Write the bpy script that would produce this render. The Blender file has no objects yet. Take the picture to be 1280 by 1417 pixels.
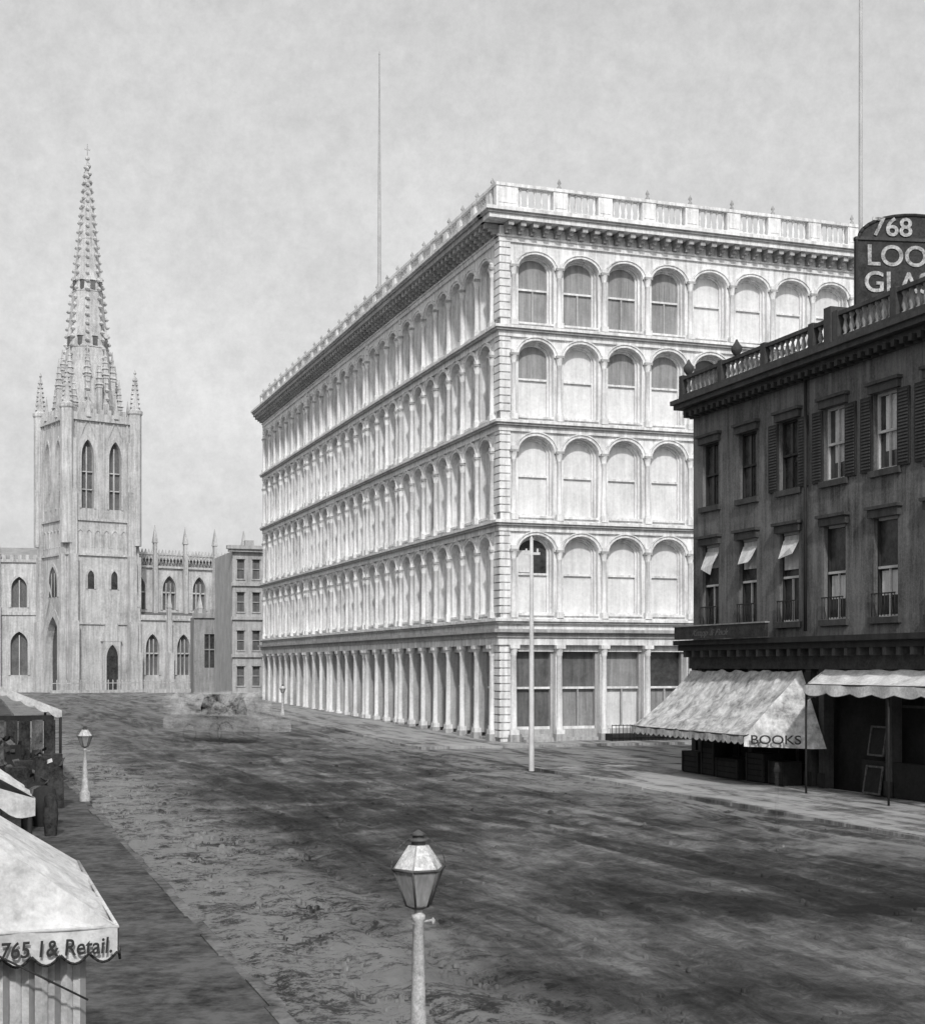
import bpy, math, random
from mathutils import Matrix, Vector, noise as mn
random.seed(7)
S=bpy.context.scene
S.view_settings.view_transform='Standard'
S.view_settings.look='None'
S.view_settings.exposure=0
V=Vector((.9437,.3308,0)); U=Vector((-.3308,.9437,0)); Z=Vector((0,0,1))

# ------------------------------------------------------------ materials
def mat(name,base,var=.25,scale=.6,rough=.85,bump=.15,fine=14.,streak=0.,spec=.2,stretch=(1,1,1),alpha=None):
    m=bpy.data.materials.new(name); m.use_nodes=True
    n=m.node_tree.nodes; l=m.node_tree.links; b=n['Principled BSDF']
    g=n.new('ShaderNodeNewGeometry'); mp=n.new('ShaderNodeMapping')
    mp.inputs['Scale'].default_value=stretch
    l.new(g.outputs['Position'],mp.inputs['Vector'])
    def noise(sc,det,vec=mp.outputs['Vector']):
        t=n.new('ShaderNodeTexNoise'); t.inputs['Scale'].default_value=sc; t.inputs['Detail'].default_value=det
        t.inputs['Roughness'].default_value=.7
        l.new(vec,t.inputs['Vector']); return t.outputs['Fac']
    a=noise(scale,6); c=noise(fine,6)
    mx=n.new('ShaderNodeMath'); mx.operation='MULTIPLY_ADD'; mx.inputs[1].default_value=.45
    l.new(c,mx.inputs[0]); 
    ad=n.new('ShaderNodeMath'); ad.operation='MULTIPLY'; ad.inputs[1].default_value=.55
    l.new(a,ad.inputs[0]); l.new(ad.outputs[0],mx.inputs[2])
    val=mx.outputs[0]
    if streak>0:
        mp2=n.new('ShaderNodeMapping'); mp2.inputs['Scale'].default_value=(2.2,2.2,.16)
        l.new(g.outputs['Position'],mp2.inputs['Vector'])
        s=noise(1.6,7,mp2.outputs['Vector'])
        q=n.new('ShaderNodeMix'); q.data_type='FLOAT'; q.inputs[0].default_value=streak
        l.new(val,q.inputs[2]); l.new(s,q.inputs[3]); val=q.outputs[0]
    r=n.new('ShaderNodeMapRange'); r.inputs[1].default_value=.38; r.inputs[2].default_value=.60
    r.inputs[3].default_value=base*(1-var); r.inputs[4].default_value=min(.9,base*(1+var*.6))
    l.new(val,r.inputs[0])
    cc=n.new('ShaderNodeCombineColor')
    for i in range(3): l.new(r.outputs[0],cc.inputs[i])
    l.new(cc.outputs[0],b.inputs['Base Color'])
    b.inputs['Roughness'].default_value=rough
    b.inputs['Specular IOR Level'].default_value=spec
    if bump>0:
        bp=n.new('ShaderNodeBump'); bp.inputs['Strength'].default_value=bump; bp.inputs['Distance'].default_value=.05
        l.new(c,bp.inputs['Height']); l.new(bp.outputs[0],b.inputs['Normal'])
    if alpha:
        r2=n.new('ShaderNodeMapRange'); r2.inputs[1].default_value=.40; r2.inputs[2].default_value=.62
        r2.inputs[3].default_value=alpha[0]; r2.inputs[4].default_value=alpha[1]
        l.new(a,r2.inputs[0]); l.new(r2.outputs[0],b.inputs['Alpha'])
    return m
M={}
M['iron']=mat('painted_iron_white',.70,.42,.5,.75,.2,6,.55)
M['irond']=mat('painted_iron_grey_shade',.38,.45,.5,.8,.2,9,.5)  # grey ironwork; also paints shade into the entablature and front facade
M['blind']=mat('blind_white',.68,.25,.8,.8,.05,6,.4)
M['blindg']=mat('blind_grey',.28,.4,1.2,.8,.1,8,.6)
M['glass']=mat('window_dark',.05,.7,1,.25,0,3,0,.5)
M['pane']=mat('shop_pane_grey',.13,.6,.9,.4,0,4,.5,.4)
M['body']=mat('wall_grey',.34,.2,.5)
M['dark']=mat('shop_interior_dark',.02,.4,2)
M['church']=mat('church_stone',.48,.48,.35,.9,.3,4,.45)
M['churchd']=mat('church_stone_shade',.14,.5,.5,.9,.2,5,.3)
M['brick']=mat('dark_brick',.14,.7,.7,.9,.35,12,.5)
M['bricktrim']=mat('brownstone_trim',.065,.5,1.2,.85,.2,12,.4)
M['wood']=mat('dark_wood',.03,.5,2,.7,.2,20,.5)
M['sash']=mat('sash_paint',.45,.2,2)
M['curtain']=mat('curtain_cloth',.55,.4,4,.9,.2,20,.6)
M['canvas']=mat('awning_canvas',.62,.38,1.6,.95,.3,12,.1)
M['canvas2']=mat('awning_canvas_soiled',.48,.75,1.3,.95,.4,5,.35)
M['stripe']=mat('striped_cloth',.28,.3,2,.9,.1,14,.5)
M['letter']=mat('letter_paint_dark',.04,.3,5)
M['letterw']=mat('letter_paint_pale',.38,.7,4)
M['letterg']=mat('letter_paint_faded',.10,.5,6)
M['signb']=mat('sign_board_black',.035,.7,3,.6)
M['lampm']=mat('lamp_paint',.48,.5,9,.6,.2,60)
M['lampd']=mat('lamp_metal_dark',.10,.4,9,.5,.1,60)
M['lampw']=mat('lamp_white_tin',.60,.5,12,.5,.1,50)
M['pole']=mat('pole_white',.60,.3,1.5,.8,.1,20,.4)
M['poled']=mat('pole_grey',.45,.3,1.5,.8,.1,20,.4)
M['walkd']=mat('flagstone_shade_tone',.09,.75,.5,.75,.5,4,0)  # dark colour stands in for the building shadow across the west pavement
M['kerb']=mat('kerb_stone_muddy',.15,.8,.8,.9,.5,6,0)
M['roof']=mat('roof_tin',.30,.3,.6)
M['mbuild']=mat('stone_mid',.25,.4,.6,.9,.2,6,.5)
M['town']=mat('townhouse_stone',.40,.4,.6,.9,.2,6,.5)
M['annex']=mat('annexe_stone',.28,.45,.6,.9,.2,6,.5)
M['cloth']=mat('cloth_pale',.6,.3,3,.9,.2,10)
M['goodsd']=mat('dry_goods_dark',.045,.8,2.5,.9,.4,12,0)
M['goodsm']=mat('dry_goods_mid',.11,.8,2.5,.9,.4,12,0)
M['ghost']=mat('faded_canvas',.62,.25,.9,.95,0,4,0,.1,(1,.4,1.4),(.0,.22))
M['ghostd']=mat('faded_wood',.1,.3,1.2,.95,0,4,0,.1,(1,.4,1.4),(.0,.16))
def glassmat():
    m=bpy.data.materials.new('lantern_glass'); m.use_nodes=True
    n=m.node_tree.nodes; l=m.node_tree.links; b=n['Principled BSDF']
    t=n.new('ShaderNodeTexNoise'); t.inputs['Scale'].default_value=14
    r=n.new('ShaderNodeMapRange'); r.inputs[3].default_value=.2; r.inputs[4].default_value=.6
    l.new(t.outputs['Fac'],r.inputs[0])
    cc=n.new('ShaderNodeCombineColor')
    for i in range(3): l.new(r.outputs[0],cc.inputs[i])
    l.new(cc.outputs[0],b.inputs['Base Color'])
    b.inputs['Roughness'].default_value=.2; b.inputs['Alpha'].default_value=.62
    return m
M['lglass']=glassmat()

def roadmat(name,walk=False):
    m=bpy.data.materials.new(name); m.use_nodes=True
    n=m.node_tree.nodes; l=m.node_tree.links; b=n['Principled BSDF']
    g=n.new('ShaderNodeNewGeometry')
    def dot(vec):
        d=n.new('ShaderNodeVectorMath'); d.operation='DOT_PRODUCT'; d.inputs[1].default_value=vec
        l.new(g.outputs['Position'],d.inputs[0]); return d.outputs['Value']
    c=dot(V); t=dot(U)
    def math_(op,a,b_=None,c_=None):
        q=n.new('ShaderNodeMath'); q.operation=op
        for i,x in enumerate((a,b_,c_)):
            if x is None: continue
            if isinstance(x,(int,float)): q.inputs[i].default_value=x
            else: l.new(x,q.inputs[i])
        return q.outputs[0]
    def comb(x,y):
        q=n.new('ShaderNodeCombineXYZ'); l.new(x,q.inputs[0]); l.new(y,q.inputs[1]); return q.outputs[0]
    def noise(vec,sc,det=6,ro=.6,dist=0):
        q=n.new('ShaderNodeTexNoise'); q.inputs['Scale'].default_value=sc; q.inputs['Detail'].default_value=det
        q.inputs['Roughness'].default_value=ro; q.inputs['Distortion'].default_value=dist
        l.new(vec,q.inputs['Vector']); return q.outputs['Fac']
    def ramp(x,a,b_,lo,hi):
        q=n.new('ShaderNodeMapRange'); q.interpolation_type='SMOOTHSTEP'; l.new(x,q.inputs[0])
        for i,k in enumerate((a,b_,lo,hi)): q.inputs[i+1].default_value=k
        return q.outputs[0]
    ct=comb(c,t)
    stv=comb(c,math_('MULTIPLY',t,.15))
    big=noise(ct,.16,5,.6,1.2)
    st=noise(stv,.7,9,.66,1.4)
    st2=noise(stv,3.0,8,.8,.6)
    mid=noise(ct,.8,10,.74,.9)
    fine=noise(ct,5,9,.8,.3)
    vf=noise(ct,24,6,.8)
    v=math_('ADD',math_('MULTIPLY',big,.27),math_('MULTIPLY',st,.27))
    v=math_('ADD',v,math_('MULTIPLY',mid,.18))
    v=math_('ADD',v,math_('MULTIPLY',st2,.11))
    v=math_('ADD',v,math_('MULTIPLY',fine,.11))
    v=math_('ADD',v,math_('MULTIPLY',vf,.06))
    wc=math_('ADD',math_('MULTIPLY',c,4.1),math_('MULTIPLY',noise(comb(c,math_('MULTIPLY',t,.25)),.22,4,.5,.6),22))
    trk=ramp(math_('SINE',wc),.55,.98,0,1)
    trk=math_('MULTIPLY',trk,ramp(mid,.40,.6,.1,1))
    v=math_('ADD',v,math_('MULTIPLY',trk,.022))
    r=n.new('ShaderNodeValToRGB'); e=r.color_ramp.elements
    k=1.0 if not walk else 1.6
    e[0].position=.435; e[0].color=(.028*k,)*3+(1,)
    e[1].position=.585; e[1].color=(.42,.42,.42,1)
    for p,cv in ((.470,.062),(.50,.11),(.535,.21)):
        x=e.new(p); x.color=(cv*k,)*3+(1,)
    l.new(v,r.inputs[0])
    cw=math_('ADD',c,math_('MULTIPLY',math_('SUBTRACT',noise(ct,.3,6,.65),.5),6.5))
    m1=ramp(cw,4.6,8.6,1,0)
    cv_=math_('ADD',math_('ADD',math_('MULTIPLY',mid,.45),math_('MULTIPLY',fine,.35)),math_('MULTIPLY',vf,.20))
    clump=ramp(cv_,.455,.515,.06,1)
    band=math_('MULTIPLY',m1,clump)
    m2=ramp(math_('ADD',c,math_('MULTIPLY',math_('SUBTRACT',big,.5),6)),17.0,21.5,0,1)
    band2=math_('MULTIPLY',m2,ramp(math_('ADD',math_('MULTIPLY',st,.6),math_('MULTIPLY',mid,.4)),.43,.54,.1,.9))
    band=math_('MAXIMUM',math_('MULTIPLY',band,.92),math_('MULTIPLY',band2,.7))
    if walk: band=math_('MULTIPLY',band2,.5)
    mix=n.new('ShaderNodeMix'); mix.data_type='RGBA'; l.new(band,mix.inputs[0])
    l.new(r.outputs[0],mix.inputs[6]); mix.inputs[7].default_value=(.50,.50,.50,1)
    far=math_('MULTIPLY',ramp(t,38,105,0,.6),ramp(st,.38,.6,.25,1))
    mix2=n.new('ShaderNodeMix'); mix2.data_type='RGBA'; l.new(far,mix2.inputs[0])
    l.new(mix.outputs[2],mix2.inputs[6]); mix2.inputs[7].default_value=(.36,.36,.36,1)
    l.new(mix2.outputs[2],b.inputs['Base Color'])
    b.inputs['Roughness'].default_value=.8; b.inputs['Specular IOR Level'].default_value=.25
    h=math_('ADD',math_('MULTIPLY',mid,1.0),math_('MULTIPLY',fine,.6))
    h=math_('ADD',h,math_('MULTIPLY',st2,.5)); h=math_('ADD',h,math_('MULTIPLY',vf,.15)); h=math_('SUBTRACT',h,math_('MULTIPLY',trk,.12))
    bp=n.new('ShaderNodeBump'); bp.inputs['Strength'].default_value=1.0 if not walk else .5; bp.inputs['Distance'].default_value=.35
    l.new(h,bp.inputs['Height']); l.new(bp.outputs[0],b.inputs['Normal'])
    return m
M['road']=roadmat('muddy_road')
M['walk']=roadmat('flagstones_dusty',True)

# ------------------------------------------------------------ mesh builder
class B:
    def __init__(s): s.v=[]; s.f=[]; s.m=[]; s.sm=[]
    def add(s,vs,fs,m,smooth=False):
        o=len(s.v); s.v+= [tuple(p) for p in vs]
        for f in fs: s.f.append([i+o for i in f]); s.m.append(m); s.sm.append(smooth)
    def box(s,x0,x1,y0,y1,z0,z1,m):
        s.add([(x0,y0,z0),(x1,y0,z0),(x1,y1,z0),(x0,y1,z0),(x0,y0,z1),(x1,y0,z1),(x1,y1,z1),(x0,y1,z1)],
          [(0,3,2,1),(4,5,6,7),(0,1,5,4),(1,2,6,5),(2,3,7,6),(3,0,4,7)],m)
    def taper(s,cx,cy,z0,z1,a0,a1,m,b0=None,b1=None):
        b0=a0 if b0 is None else b0; b1=a1 if b1 is None else b1
        s.add([(cx-a0,cy-b0,z0),(cx+a0,cy-b0,z0),(cx+a0,cy+b0,z0),(cx-a0,cy+b0,z0),(cx-a1,cy-b1,z1),(cx+a1,cy-b1,z1),(cx+a1,cy+b1,z1),(cx-a1,cy+b1,z1)],
          [(0,3,2,1),(4,5,6,7),(0,1,5,4),(1,2,6,5),(2,3,7,6),(3,0,4,7)],m)
    def lathe(s,cx,cy,prof,n,m,rot=0,smooth=True):
        vs=[];fs=[]
        for (r,z) in prof:
            for i in range(n):
                a=rot+2*math.pi*i/n; vs.append((cx+r*math.cos(a),cy+r*math.sin(a),z))
        for j in range(len(prof)-1):
            for i in range(n):
                k=(i+1)%n; fs.append((j*n+i,j*n+k,(j+1)*n+k,(j+1)*n+i))
        s.add(vs,fs,m,smooth)
        s.add([vs[i] for i in range(n)],[tuple(range(n))[::-1]],m)
        s.add([vs[(len(prof)-1)*n+i] for i in range(n)],[tuple(range(n))],m)
    def tube(s,p,q,r,m,n=6,r2=None):
        p=Vector(p);q=Vector(q);r2=r if r2 is None else r2
        d=(q-p).normalized(); a=d.orthogonal().normalized(); b=d.cross(a)
        vs=[];
        for (c,rr) in ((p,r),(q,r2)):
            for i in range(n):
                t=2*math.pi*i/n; vs.append(c+a*rr*math.cos(t)+b*rr*math.sin(t))
        s.add(vs,[(i,(i+1)%n,n+(i+1)%n,n+i) for i in range(n)]+[tuple(range(n))[::-1],tuple(range(n,2*n))],m,True)
    def arc(s,cx,hw,zs,rise,kind='round',n=12):
        pts=[]
        if kind=='round':
            for i in range(n+1):
                t=math.pi*i/n; pts.append((cx-hw*math.cos(t),zs+rise*math.sin(t)))
        else:
            k=n//2
            for i in range(k+1):
                t=math.radians(60)*i/k; pts.append((cx+hw-2*hw*math.cos(t),zs+rise*math.sin(t)/math.sin(math.radians(60))))
            pts+= [(2*cx-x,z) for x,z in pts[:-1][::-1]]
        return pts
    def archwall(s,x0,x1,z0,z1,cx,hw,zsill,zs,rise,y,depth,m,kind='round',mr=None):
        mr=m if mr is None else mr
        P=s.arc(cx,hw,zs,rise,kind)
        q=lambda a,b,c,d:s.add([(a,y,b),(c,y,b),(c,y,d),(a,y,d)],[(0,1,2,3)],m)
        q(x0,z0,cx-hw,z1); q(cx+hw,z0,x1,z1)
        if zsill>z0: q(cx-hw,z0,cx+hw,zsill)
        for (a,b) in zip(P[:-1],P[1:]):
            s.add([(a[0],y,a[1]),(b[0],y,b[1]),(b[0],y,z1),(a[0],y,z1)],[(0,1,2,3)],m)
        ring=[(cx-hw,zsill)]+P+[(cx+hw,zsill)]
        ring.append(ring[0])
        for (a,b) in zip(ring[:-1],ring[1:]):
            s.add([(a[0],y,a[1]),(b[0],y,b[1]),(b[0],y+depth,b[1]),(a[0],y+depth,a[1])],[(0,1,2,3)],mr)
    def archring(s,cx,h0,h1,zs,r0,r1,y0,y1,m,zlow=None,kind='round'):
        A=s.arc(cx,h0,zs,r0,kind); C=s.arc(cx,h1,zs,r1,kind)
        if zlow is not None:
            A=[(cx-h0,zlow)]+A+[(cx+h0,zlow)]; C=[(cx-h1,zlow)]+C+[(cx+h1,zlow)]
        for i in range(len(A)-1):
            a,b,c,d=A[i],A[i+1],C[i+1],C[i]
            vs=[(p[0],y0,p[1]) for p in (a,b,c,d)]+[(p[0],y1,p[1]) for p in (a,b,c,d)]
            s.add(vs,[(0,1,2,3),(3,2,6,7),(1,0,4,5)],m)
    def archfill(s,cx,hw,z0,zs,rise,y,m,kind='round'):
        P=s.arc(cx,hw,zs,rise,kind)
        pts=[(cx-hw,z0)]+P+[(cx+hw,z0)]
        s.add([(p[0],y,p[1]) for p in pts],[tuple(range(len(pts)))[::-1]],m)
    def rectwall(s,x0,x1,z0,z1,rects,y,depth,m):
        xs=sorted({x0,x1}|{r[0] for r in rects}|{r[1] for r in rects}); zs=sorted({z0,z1}|{r[2] for r in rects}|{r[3] for r in rects})
        for a,b in zip(xs[:-1],xs[1:]):
            for c,d in zip(zs[:-1],zs[1:]):
                mx,mz=(a+b)/2,(c+d)/2
                if any(r[0]<mx<r[1] and r[2]<mz<r[3] for r in rects): continue
                s.add([(a,y,c),(b,y,c),(b,y,d),(a,y,d)],[(0,1,2,3)],m)
        for a,b,c,d in rects:
            R=[(a,c),(b,c),(b,d),(a,d),(a,c)]
            for p,q in zip(R[:-1],R[1:]):
                s.add([(p[0],y,p[1]),(q[0],y,q[1]),(q[0],y+depth,q[1]),(p[0],y+depth,p[1])],[(0,1,2,3)],m)
    def mesh(s,name):
        me=bpy.data.meshes.new(name); me.from_pydata(s.v,[],s.f)
        used=sorted(set(s.m)); idx={k:i for i,k in enumerate(used)}
        for k in used: me.materials.append(M[k])
        me.polygons.foreach_set('material_index',[idx[k] for k in s.m])
        me.polygons.foreach_set('use_smooth',s.sm)
        me.update(); return me
def link(o,parent=None,mw=None):
    S.collection.objects.link(o)
    if mw is not None: o.matrix_world=mw
    if parent: o.parent=parent
    return o
def obj(name,b,parent=None,loc=None):
    o=bpy.data.objects.new(name,b if isinstance(b,bpy.types.Mesh) else b.mesh(name))
    link(o)
    if loc is not None: o.matrix_local=loc
    if parent: o.parent=parent
    return o
def empty(name,mw=Matrix()):
    o=bpy.data.objects.new(name,None); link(o); o.matrix_world=mw; return o
def frame(O,d):
    d=Vector(d).normalized(); y=Z.cross(d)
    return Matrix((( d.x,y.x,0,O[0]),(d.y,y.y,0,O[1]),(0,0,1,O[2]),(0,0,0,1)))
def CT(c,t,z=0): 
    p=V*c+U*t; return (p.x,p.y,z)
def gz(t): return .9*max(0,min(1,(t-72)/64.))

# ------------------------------------------------------------ ground, roads, pavements
TS=[-60,0,20,40,60,72,82,92,104,116,126,136,160,200,260]
def strip(name,segs,key,dz,thick=0):
    b=B()
    for (c0,c1,t0,t1) in segs:
        ts=sorted({t0,t1}|{t for t in TS if t0<t<t1}); 
        for a,e in zip(ts[:-1],ts[1:]):
            p=[CT(c0,a,gz(a)+dz),CT(c1,a,gz(a)+dz),CT(c1,e,gz(e)+dz),CT(c0,e,gz(e)+dz)]
            b.add(p,[(0,1,2,3)],key)
            if thick:
                for i,j in ((0,3),(1,2)):
                    q=[p[i],p[j],(p[j][0],p[j][1],p[j][2]-thick),(p[i][0],p[i][1],p[i][2]-thick)]
                    b.add(q,[(0,1,2,3)],key)
        if thick:
            for t in (t0,t1):
                p0=CT(c0,t,gz(t)+dz);p1=CT(c1,t,gz(t)+dz)
                b.add([p0,p1,(p1[0],p1[1],p1[2]-thick),(p0[0],p0[1],p0[2]-thick)],[(0,1,2,3)],key)
    return obj(name,b)
b=B()
ts=[-1500,72,82,92,104,116,126,136,3000]
for a,e in zip(ts[:-1],ts[1:]):
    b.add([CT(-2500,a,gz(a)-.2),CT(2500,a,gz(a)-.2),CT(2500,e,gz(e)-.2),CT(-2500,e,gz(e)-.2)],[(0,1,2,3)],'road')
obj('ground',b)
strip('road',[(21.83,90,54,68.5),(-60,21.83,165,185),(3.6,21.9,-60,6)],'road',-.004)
b=B(); vs=[];fs=[]; t=6.; tl=[]
while t<165: tl.append(t); t+=.085+max(0,t-16)*.006
tl.append(165.); nc=190
for t in tl:
    for i in range(nc+1):
        c=3.6+18.3*i/nc
        edge=min(1,(c-3.6)/.5,(21.9-c)/.5)
        h=mn.noise(Vector((c*1.3,t*.16,3)))*.06+mn.noise(Vector((c*3.2,t*.35,7)))*.045+mn.noise(Vector((c*2.2,t*2.2,1)))*.035+mn.noise(Vector((c*5.5,t*5.5,9)))*.026
        if t>80: h*=.6
        vs.append(CT(c,t,gz(t)-.004+h*edge))
for j in range(len(tl)-1):
    for i in range(nc):
        a=j*(nc+1)+i; fs.append((a,a+1,a+nc+2,a+nc+1))
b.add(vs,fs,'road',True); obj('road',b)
b=B()
for i in range(2600):
    t=12+50*random.random()**1.8; c=random.choice([random.gauss(5.4,1.1),random.gauss(6.5,2.),random.uniform(4,21)])
    if c<3.8: continue
    x,y,_=CT(c,t); r=random.uniform(.012,.06)*(1 if t<30 else 1.5)
    b.lathe(x,y,[(r,-.04),(r*random.uniform(.8,1.1),r*.2),(r*.5,r*.55),(.01,r*.65)],5,'road',random.random()*3)
obj('mud_clods',b)
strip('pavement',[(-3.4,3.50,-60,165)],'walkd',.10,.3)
strip('pavement',[(21.98,27.6,-60,53.85),(27.6,90,50.7,53.85)],'walk',.09,.3)
strip('pavement',[(21.98,27.6,68.65,150),(27.6,90,68.65,72.2)],'walk',.12,.3)
def kerbrun(name,c0,c1,t0,t1,key,h,ax='t'):
    b=B(); t=t0
    while t<t1:
        e=min(t1,t+random.uniform(.9,1.9)); j=random.uniform(-.04,.04); hz=h+random.uniform(-.035,.012)
        if ax=='t': q=[(c0+j,t+.01),(c1+j,t+.01),(c1+j+random.uniform(-.01,.01),e),(c0+j,e)]; g=gz(t)
        else: q=[(t+.01,c0+j),(e,c0+j),(e,c1+j),(t+.01,c1+j)]; g=0
        p=[CT(a,d,g+hz) for a,d in q]; r=[CT(a,d,g-.2) for a,d in q]
        b.add(p+r,[(0,1,2,3),(0,4,5,1),(1,5,6,2),(2,6,7,3),(3,7,4,0)],key); t=e
    obj(name,b)
kerbrun('kerb',3.46,3.66,-10,165,'kerb',.115)
kerbrun('kerb',21.83,21.99,-10,54,'walk',.10); kerbrun('kerb',53.86,54,21.99,60,'walk',.10,'c')
kerbrun('kerb',21.83,21.99,68.5,150,'walk',.13); kerbrun('kerb',68.5,68.64,21.99,60,'walk',.13,'c')

# ------------------------------------------------------------ big white cast iron store
store=empty('cast_iron_store')
L1=63.9; L2=30.
FR=frame(CT(27.4,72),V)
FL=frame(CT(27.4,72+L1),-U)
def baymesh(bw,variant):
    b=B(); H=5.2; cx=bw/2; hw=(bw-.60)/2; sill=.25; top=4.55; rise=hw*.86; zs=top-rise
    D=.62
    b.archwall(0,bw,0,H,cx,hw,sill,zs,rise,0,D,'iron')
    b.archring(cx,hw+.02,hw+.17,zs,rise+.02,rise+.17,-.12,0,'iron')
    b.archring(cx,hw+.17,hw+.235,zs,rise+.17,rise+.235,-.18,0,'iron')
    b.archring(cx,hw-.10,hw,zs,rise-.10,rise,.30,D,'iron',sill)
    b.archring(cx,hw-.20,hw-.10,zs,rise-.20,rise-.10,.46,D,'iron',sill)
    zm=2.45
    b.box(cx-hw+.2,cx+hw-.2,.46,.55,zm-.06,zm+.06,'iron')
    b.box(cx-hw+.1,cx+hw-.1,.44,.56,sill,sill+.12,'iron')
    b.box(cx-hw,cx+hw,-.12,.3,sill-.1,sill+.02,'iron')
    up,lo={0:('blind','blind'),1:('blindg','blindg'),2:('glass','blind'),3:('blind','glass'),4:('glass','glass'),5:('blindg','blind'),6:('glass','blindg')}[variant]
    b.add([(cx-hw,.58,sill),(cx+hw,.58,sill),(cx+hw,.58,zm),(cx-hw,.58,zm)],[(0,1,2,3)],lo)
    P=b.arc(cx,hw,zs,rise); pts=[(cx-hw,zm)]+P+[(cx+hw,zm)]
    b.add([(p[0],.582,p[1]) for p in pts],[tuple(range(len(pts)))],up)
    if variant in(2,5):
        b.box(cx-hw+.2,cx-.1,.55,.57,zm+.1,zs+.1,'blindg' if variant==5 else 'blind')
    if variant==1:
        b.box(cx-.05,cx+.05,.48,.56,sill,zm,'irond')
        for k in range(5): b.box(cx-hw+.22+k*.3,cx-hw+.25+k*.3,.55,.57,zm+.1,zs,'irond')
    return b.mesh('arched_bay_%d'%variant)
def column(b,x,z0,H,y=-.12,r=.135,m='iron'):
    k=H/5.2
    b.box(x-.2,x+.2,y-.2,0,z0+.02,z0+.35*k,m)
    zt=z0+3.62*k
    b.lathe(x,y,[(r*1.25,z0+.35*k),(r*1.25,z0+.45*k),(r,z0+.52*k),(r*.88,zt-.42),(r*1.1,zt-.38),(r*.95,zt-.34),(r*1.5,zt-.05),(r*1.6,zt)],10,m)
    b.box(x-.23,x+.23,y-.2,0,zt,zt+.14,'irond')
    b.box(x-.16,x+.16,y-.13,0,zt+.14,zt+.34,m)
levels=[(6.8,5.15),(12.1,5.25),(17.5,4.98),(22.6,4.5)]
def baluster(b,x,y,z0,z1,m,r=.075,n=6):
    h=z1-z0
    b.lathe(x,y,[(r*.9,z0),(r*.9,z0+.08*h),(r*.45,z0+.14*h),(r,z0+.35*h),(r*.75,z0+.5*h),(r*.4,z0+.78*h),(r*.85,z0+.9*h),(r*.85,z1)],n,m)
def facade(F,L,bw,starts,tag,right):
    par=empty(tag,F); par.parent=store
    meshes=[baymesh(bw,i) for i in range(7)]
    b=B()
    for li,(z0,H) in enumerate(levels):
        for i,x in enumerate(starts):
            if right:
                if li==3: v=1 if i<4 else 0
                elif li==2: v=[5,0,5,5,4,0,0,0,0,0,0,0][i%12]
                elif li==0: v=2 if i==0 else 0
                else: v=0
            else: v=random.choice([4,6,1,4,6,5,2,1] if li<3 else [1,6,4,1,5,1])
            o=bpy.data.objects.new('arched_window_bay',meshes[v]); link(o); o.parent=par
            o.matrix_local=Matrix.Translation((x,0,z0))@Matrix.Diagonal((1,1,H/5.2,1))
            column(b,x,z0,H)
            if i==len(starts)-1 or starts[i+1]-x>bw+.1: column(b,x+bw,z0,H)
    edges=[(0,starts[0])]
    for a,c in zip(starts[:-1],starts[1:]):
        if c-a>bw+.1: edges.append((a+bw,c))
    edges.append((starts[-1]+bw,L))
    for (a,c) in edges:
        if c-a<.05: continue
        b.box(a,c,0,.55,0,27.2,'iron')
        x1=c-.17
        if c>=L-.01: x1=c
        z=.35
        while z<27.0:
            if not any(abs(z+.2-zz)<.42 for zz in (6.6,12.,17.4,22.5)):
                b.box((a+.17) if a>0 else (-.075 if right else 0),x1,-.08,0,z,z+.35,'iron')
            z+=.42
    e=lambda p:-p if right else 0
    for z in (6.7,12.0,17.4,22.5):
        b.box(e(.42),L,-.42,0,z-.08,z+.06,'iron')
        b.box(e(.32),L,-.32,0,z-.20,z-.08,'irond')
        b.box(e(.14),L,-.14,0,z-.50,z-.20,'iron')
        b.box(e(.22),L,-.22,0,z+.06,z+.12,'iron')
    b.box(e(.55),L,-.55,0,6.02,6.2,'irond')  # shade under the band course painted in as a darker grey
    b.box(e(.3),L,-.3,0,5.75,6.02,'irond')
    b.box(e(.2),L,-.2,0,5.35,5.75,'iron')
    b.box(e(.12),L,-.12,.5,27.1,27.35,'iron')
    b.box(e(.2),L,-.2,.5,27.35,27.45,'iron')
    b.box(e(.08),L,-.08,.5,27.45,27.95,'iron')
    x=.15
    while x<L-.3:
        b.box(x,x+.30,-.85,-.08,27.78,28.04,'irond')
        b.box(x+.03,x+.27,-.42,-.08,27.48,27.78,'irond')
        b.box(x+.05,x+.25,-.62,-.42,27.62,27.78,'irond')
        x+=.72
    b.box(e(1.0),L,-1.0,.5,28.04,28.30,'iron' if right else 'irond')  # front facade corona coloured darker, painting in its shaded side
    b.box(e(1.12),L,-1.12,.5,28.30,28.42,'irond')
    b.box(e(1.24),L,-1.24,.5,28.42,28.60,'iron')
    b.box(e(.35),L,-.35,.2,28.60,28.95,'iron')
    ped=[]
    for x in ([.0]+[s+bw for s in starts]):
        p0=x-.42 if x>0 else e(.35); p1=x+.42 if x>0 else .9
        if p1>L: p1=L
        b.box(p0,p1,-.33,.1,28.95,30.0,'iron'); ped.append((p0,p1))
        b.box(p0+.12,p1-.12,-.36,-.33,29.1,29.85,'iron')
        xm=(p0+p1)/2
        if not right or random.random()<.6: b.lathe(xm,-.1,[(.05,30.18),(.14,30.3),(.04,30.45),(.12,30.55),(.01,30.8)],6,'irond')
    for (a,c) in zip(ped[:-1],ped[1:]):
        n=5; w=(c[0]-a[1])
        for j in range(n): baluster(b,a[1]+w*(j+.5)/n,-.12,28.95,29.98,'iron',.10)
    b.box(e(.38),L,-.38,.15,30.0,30.17,'iron')
    xs=[]
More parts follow.
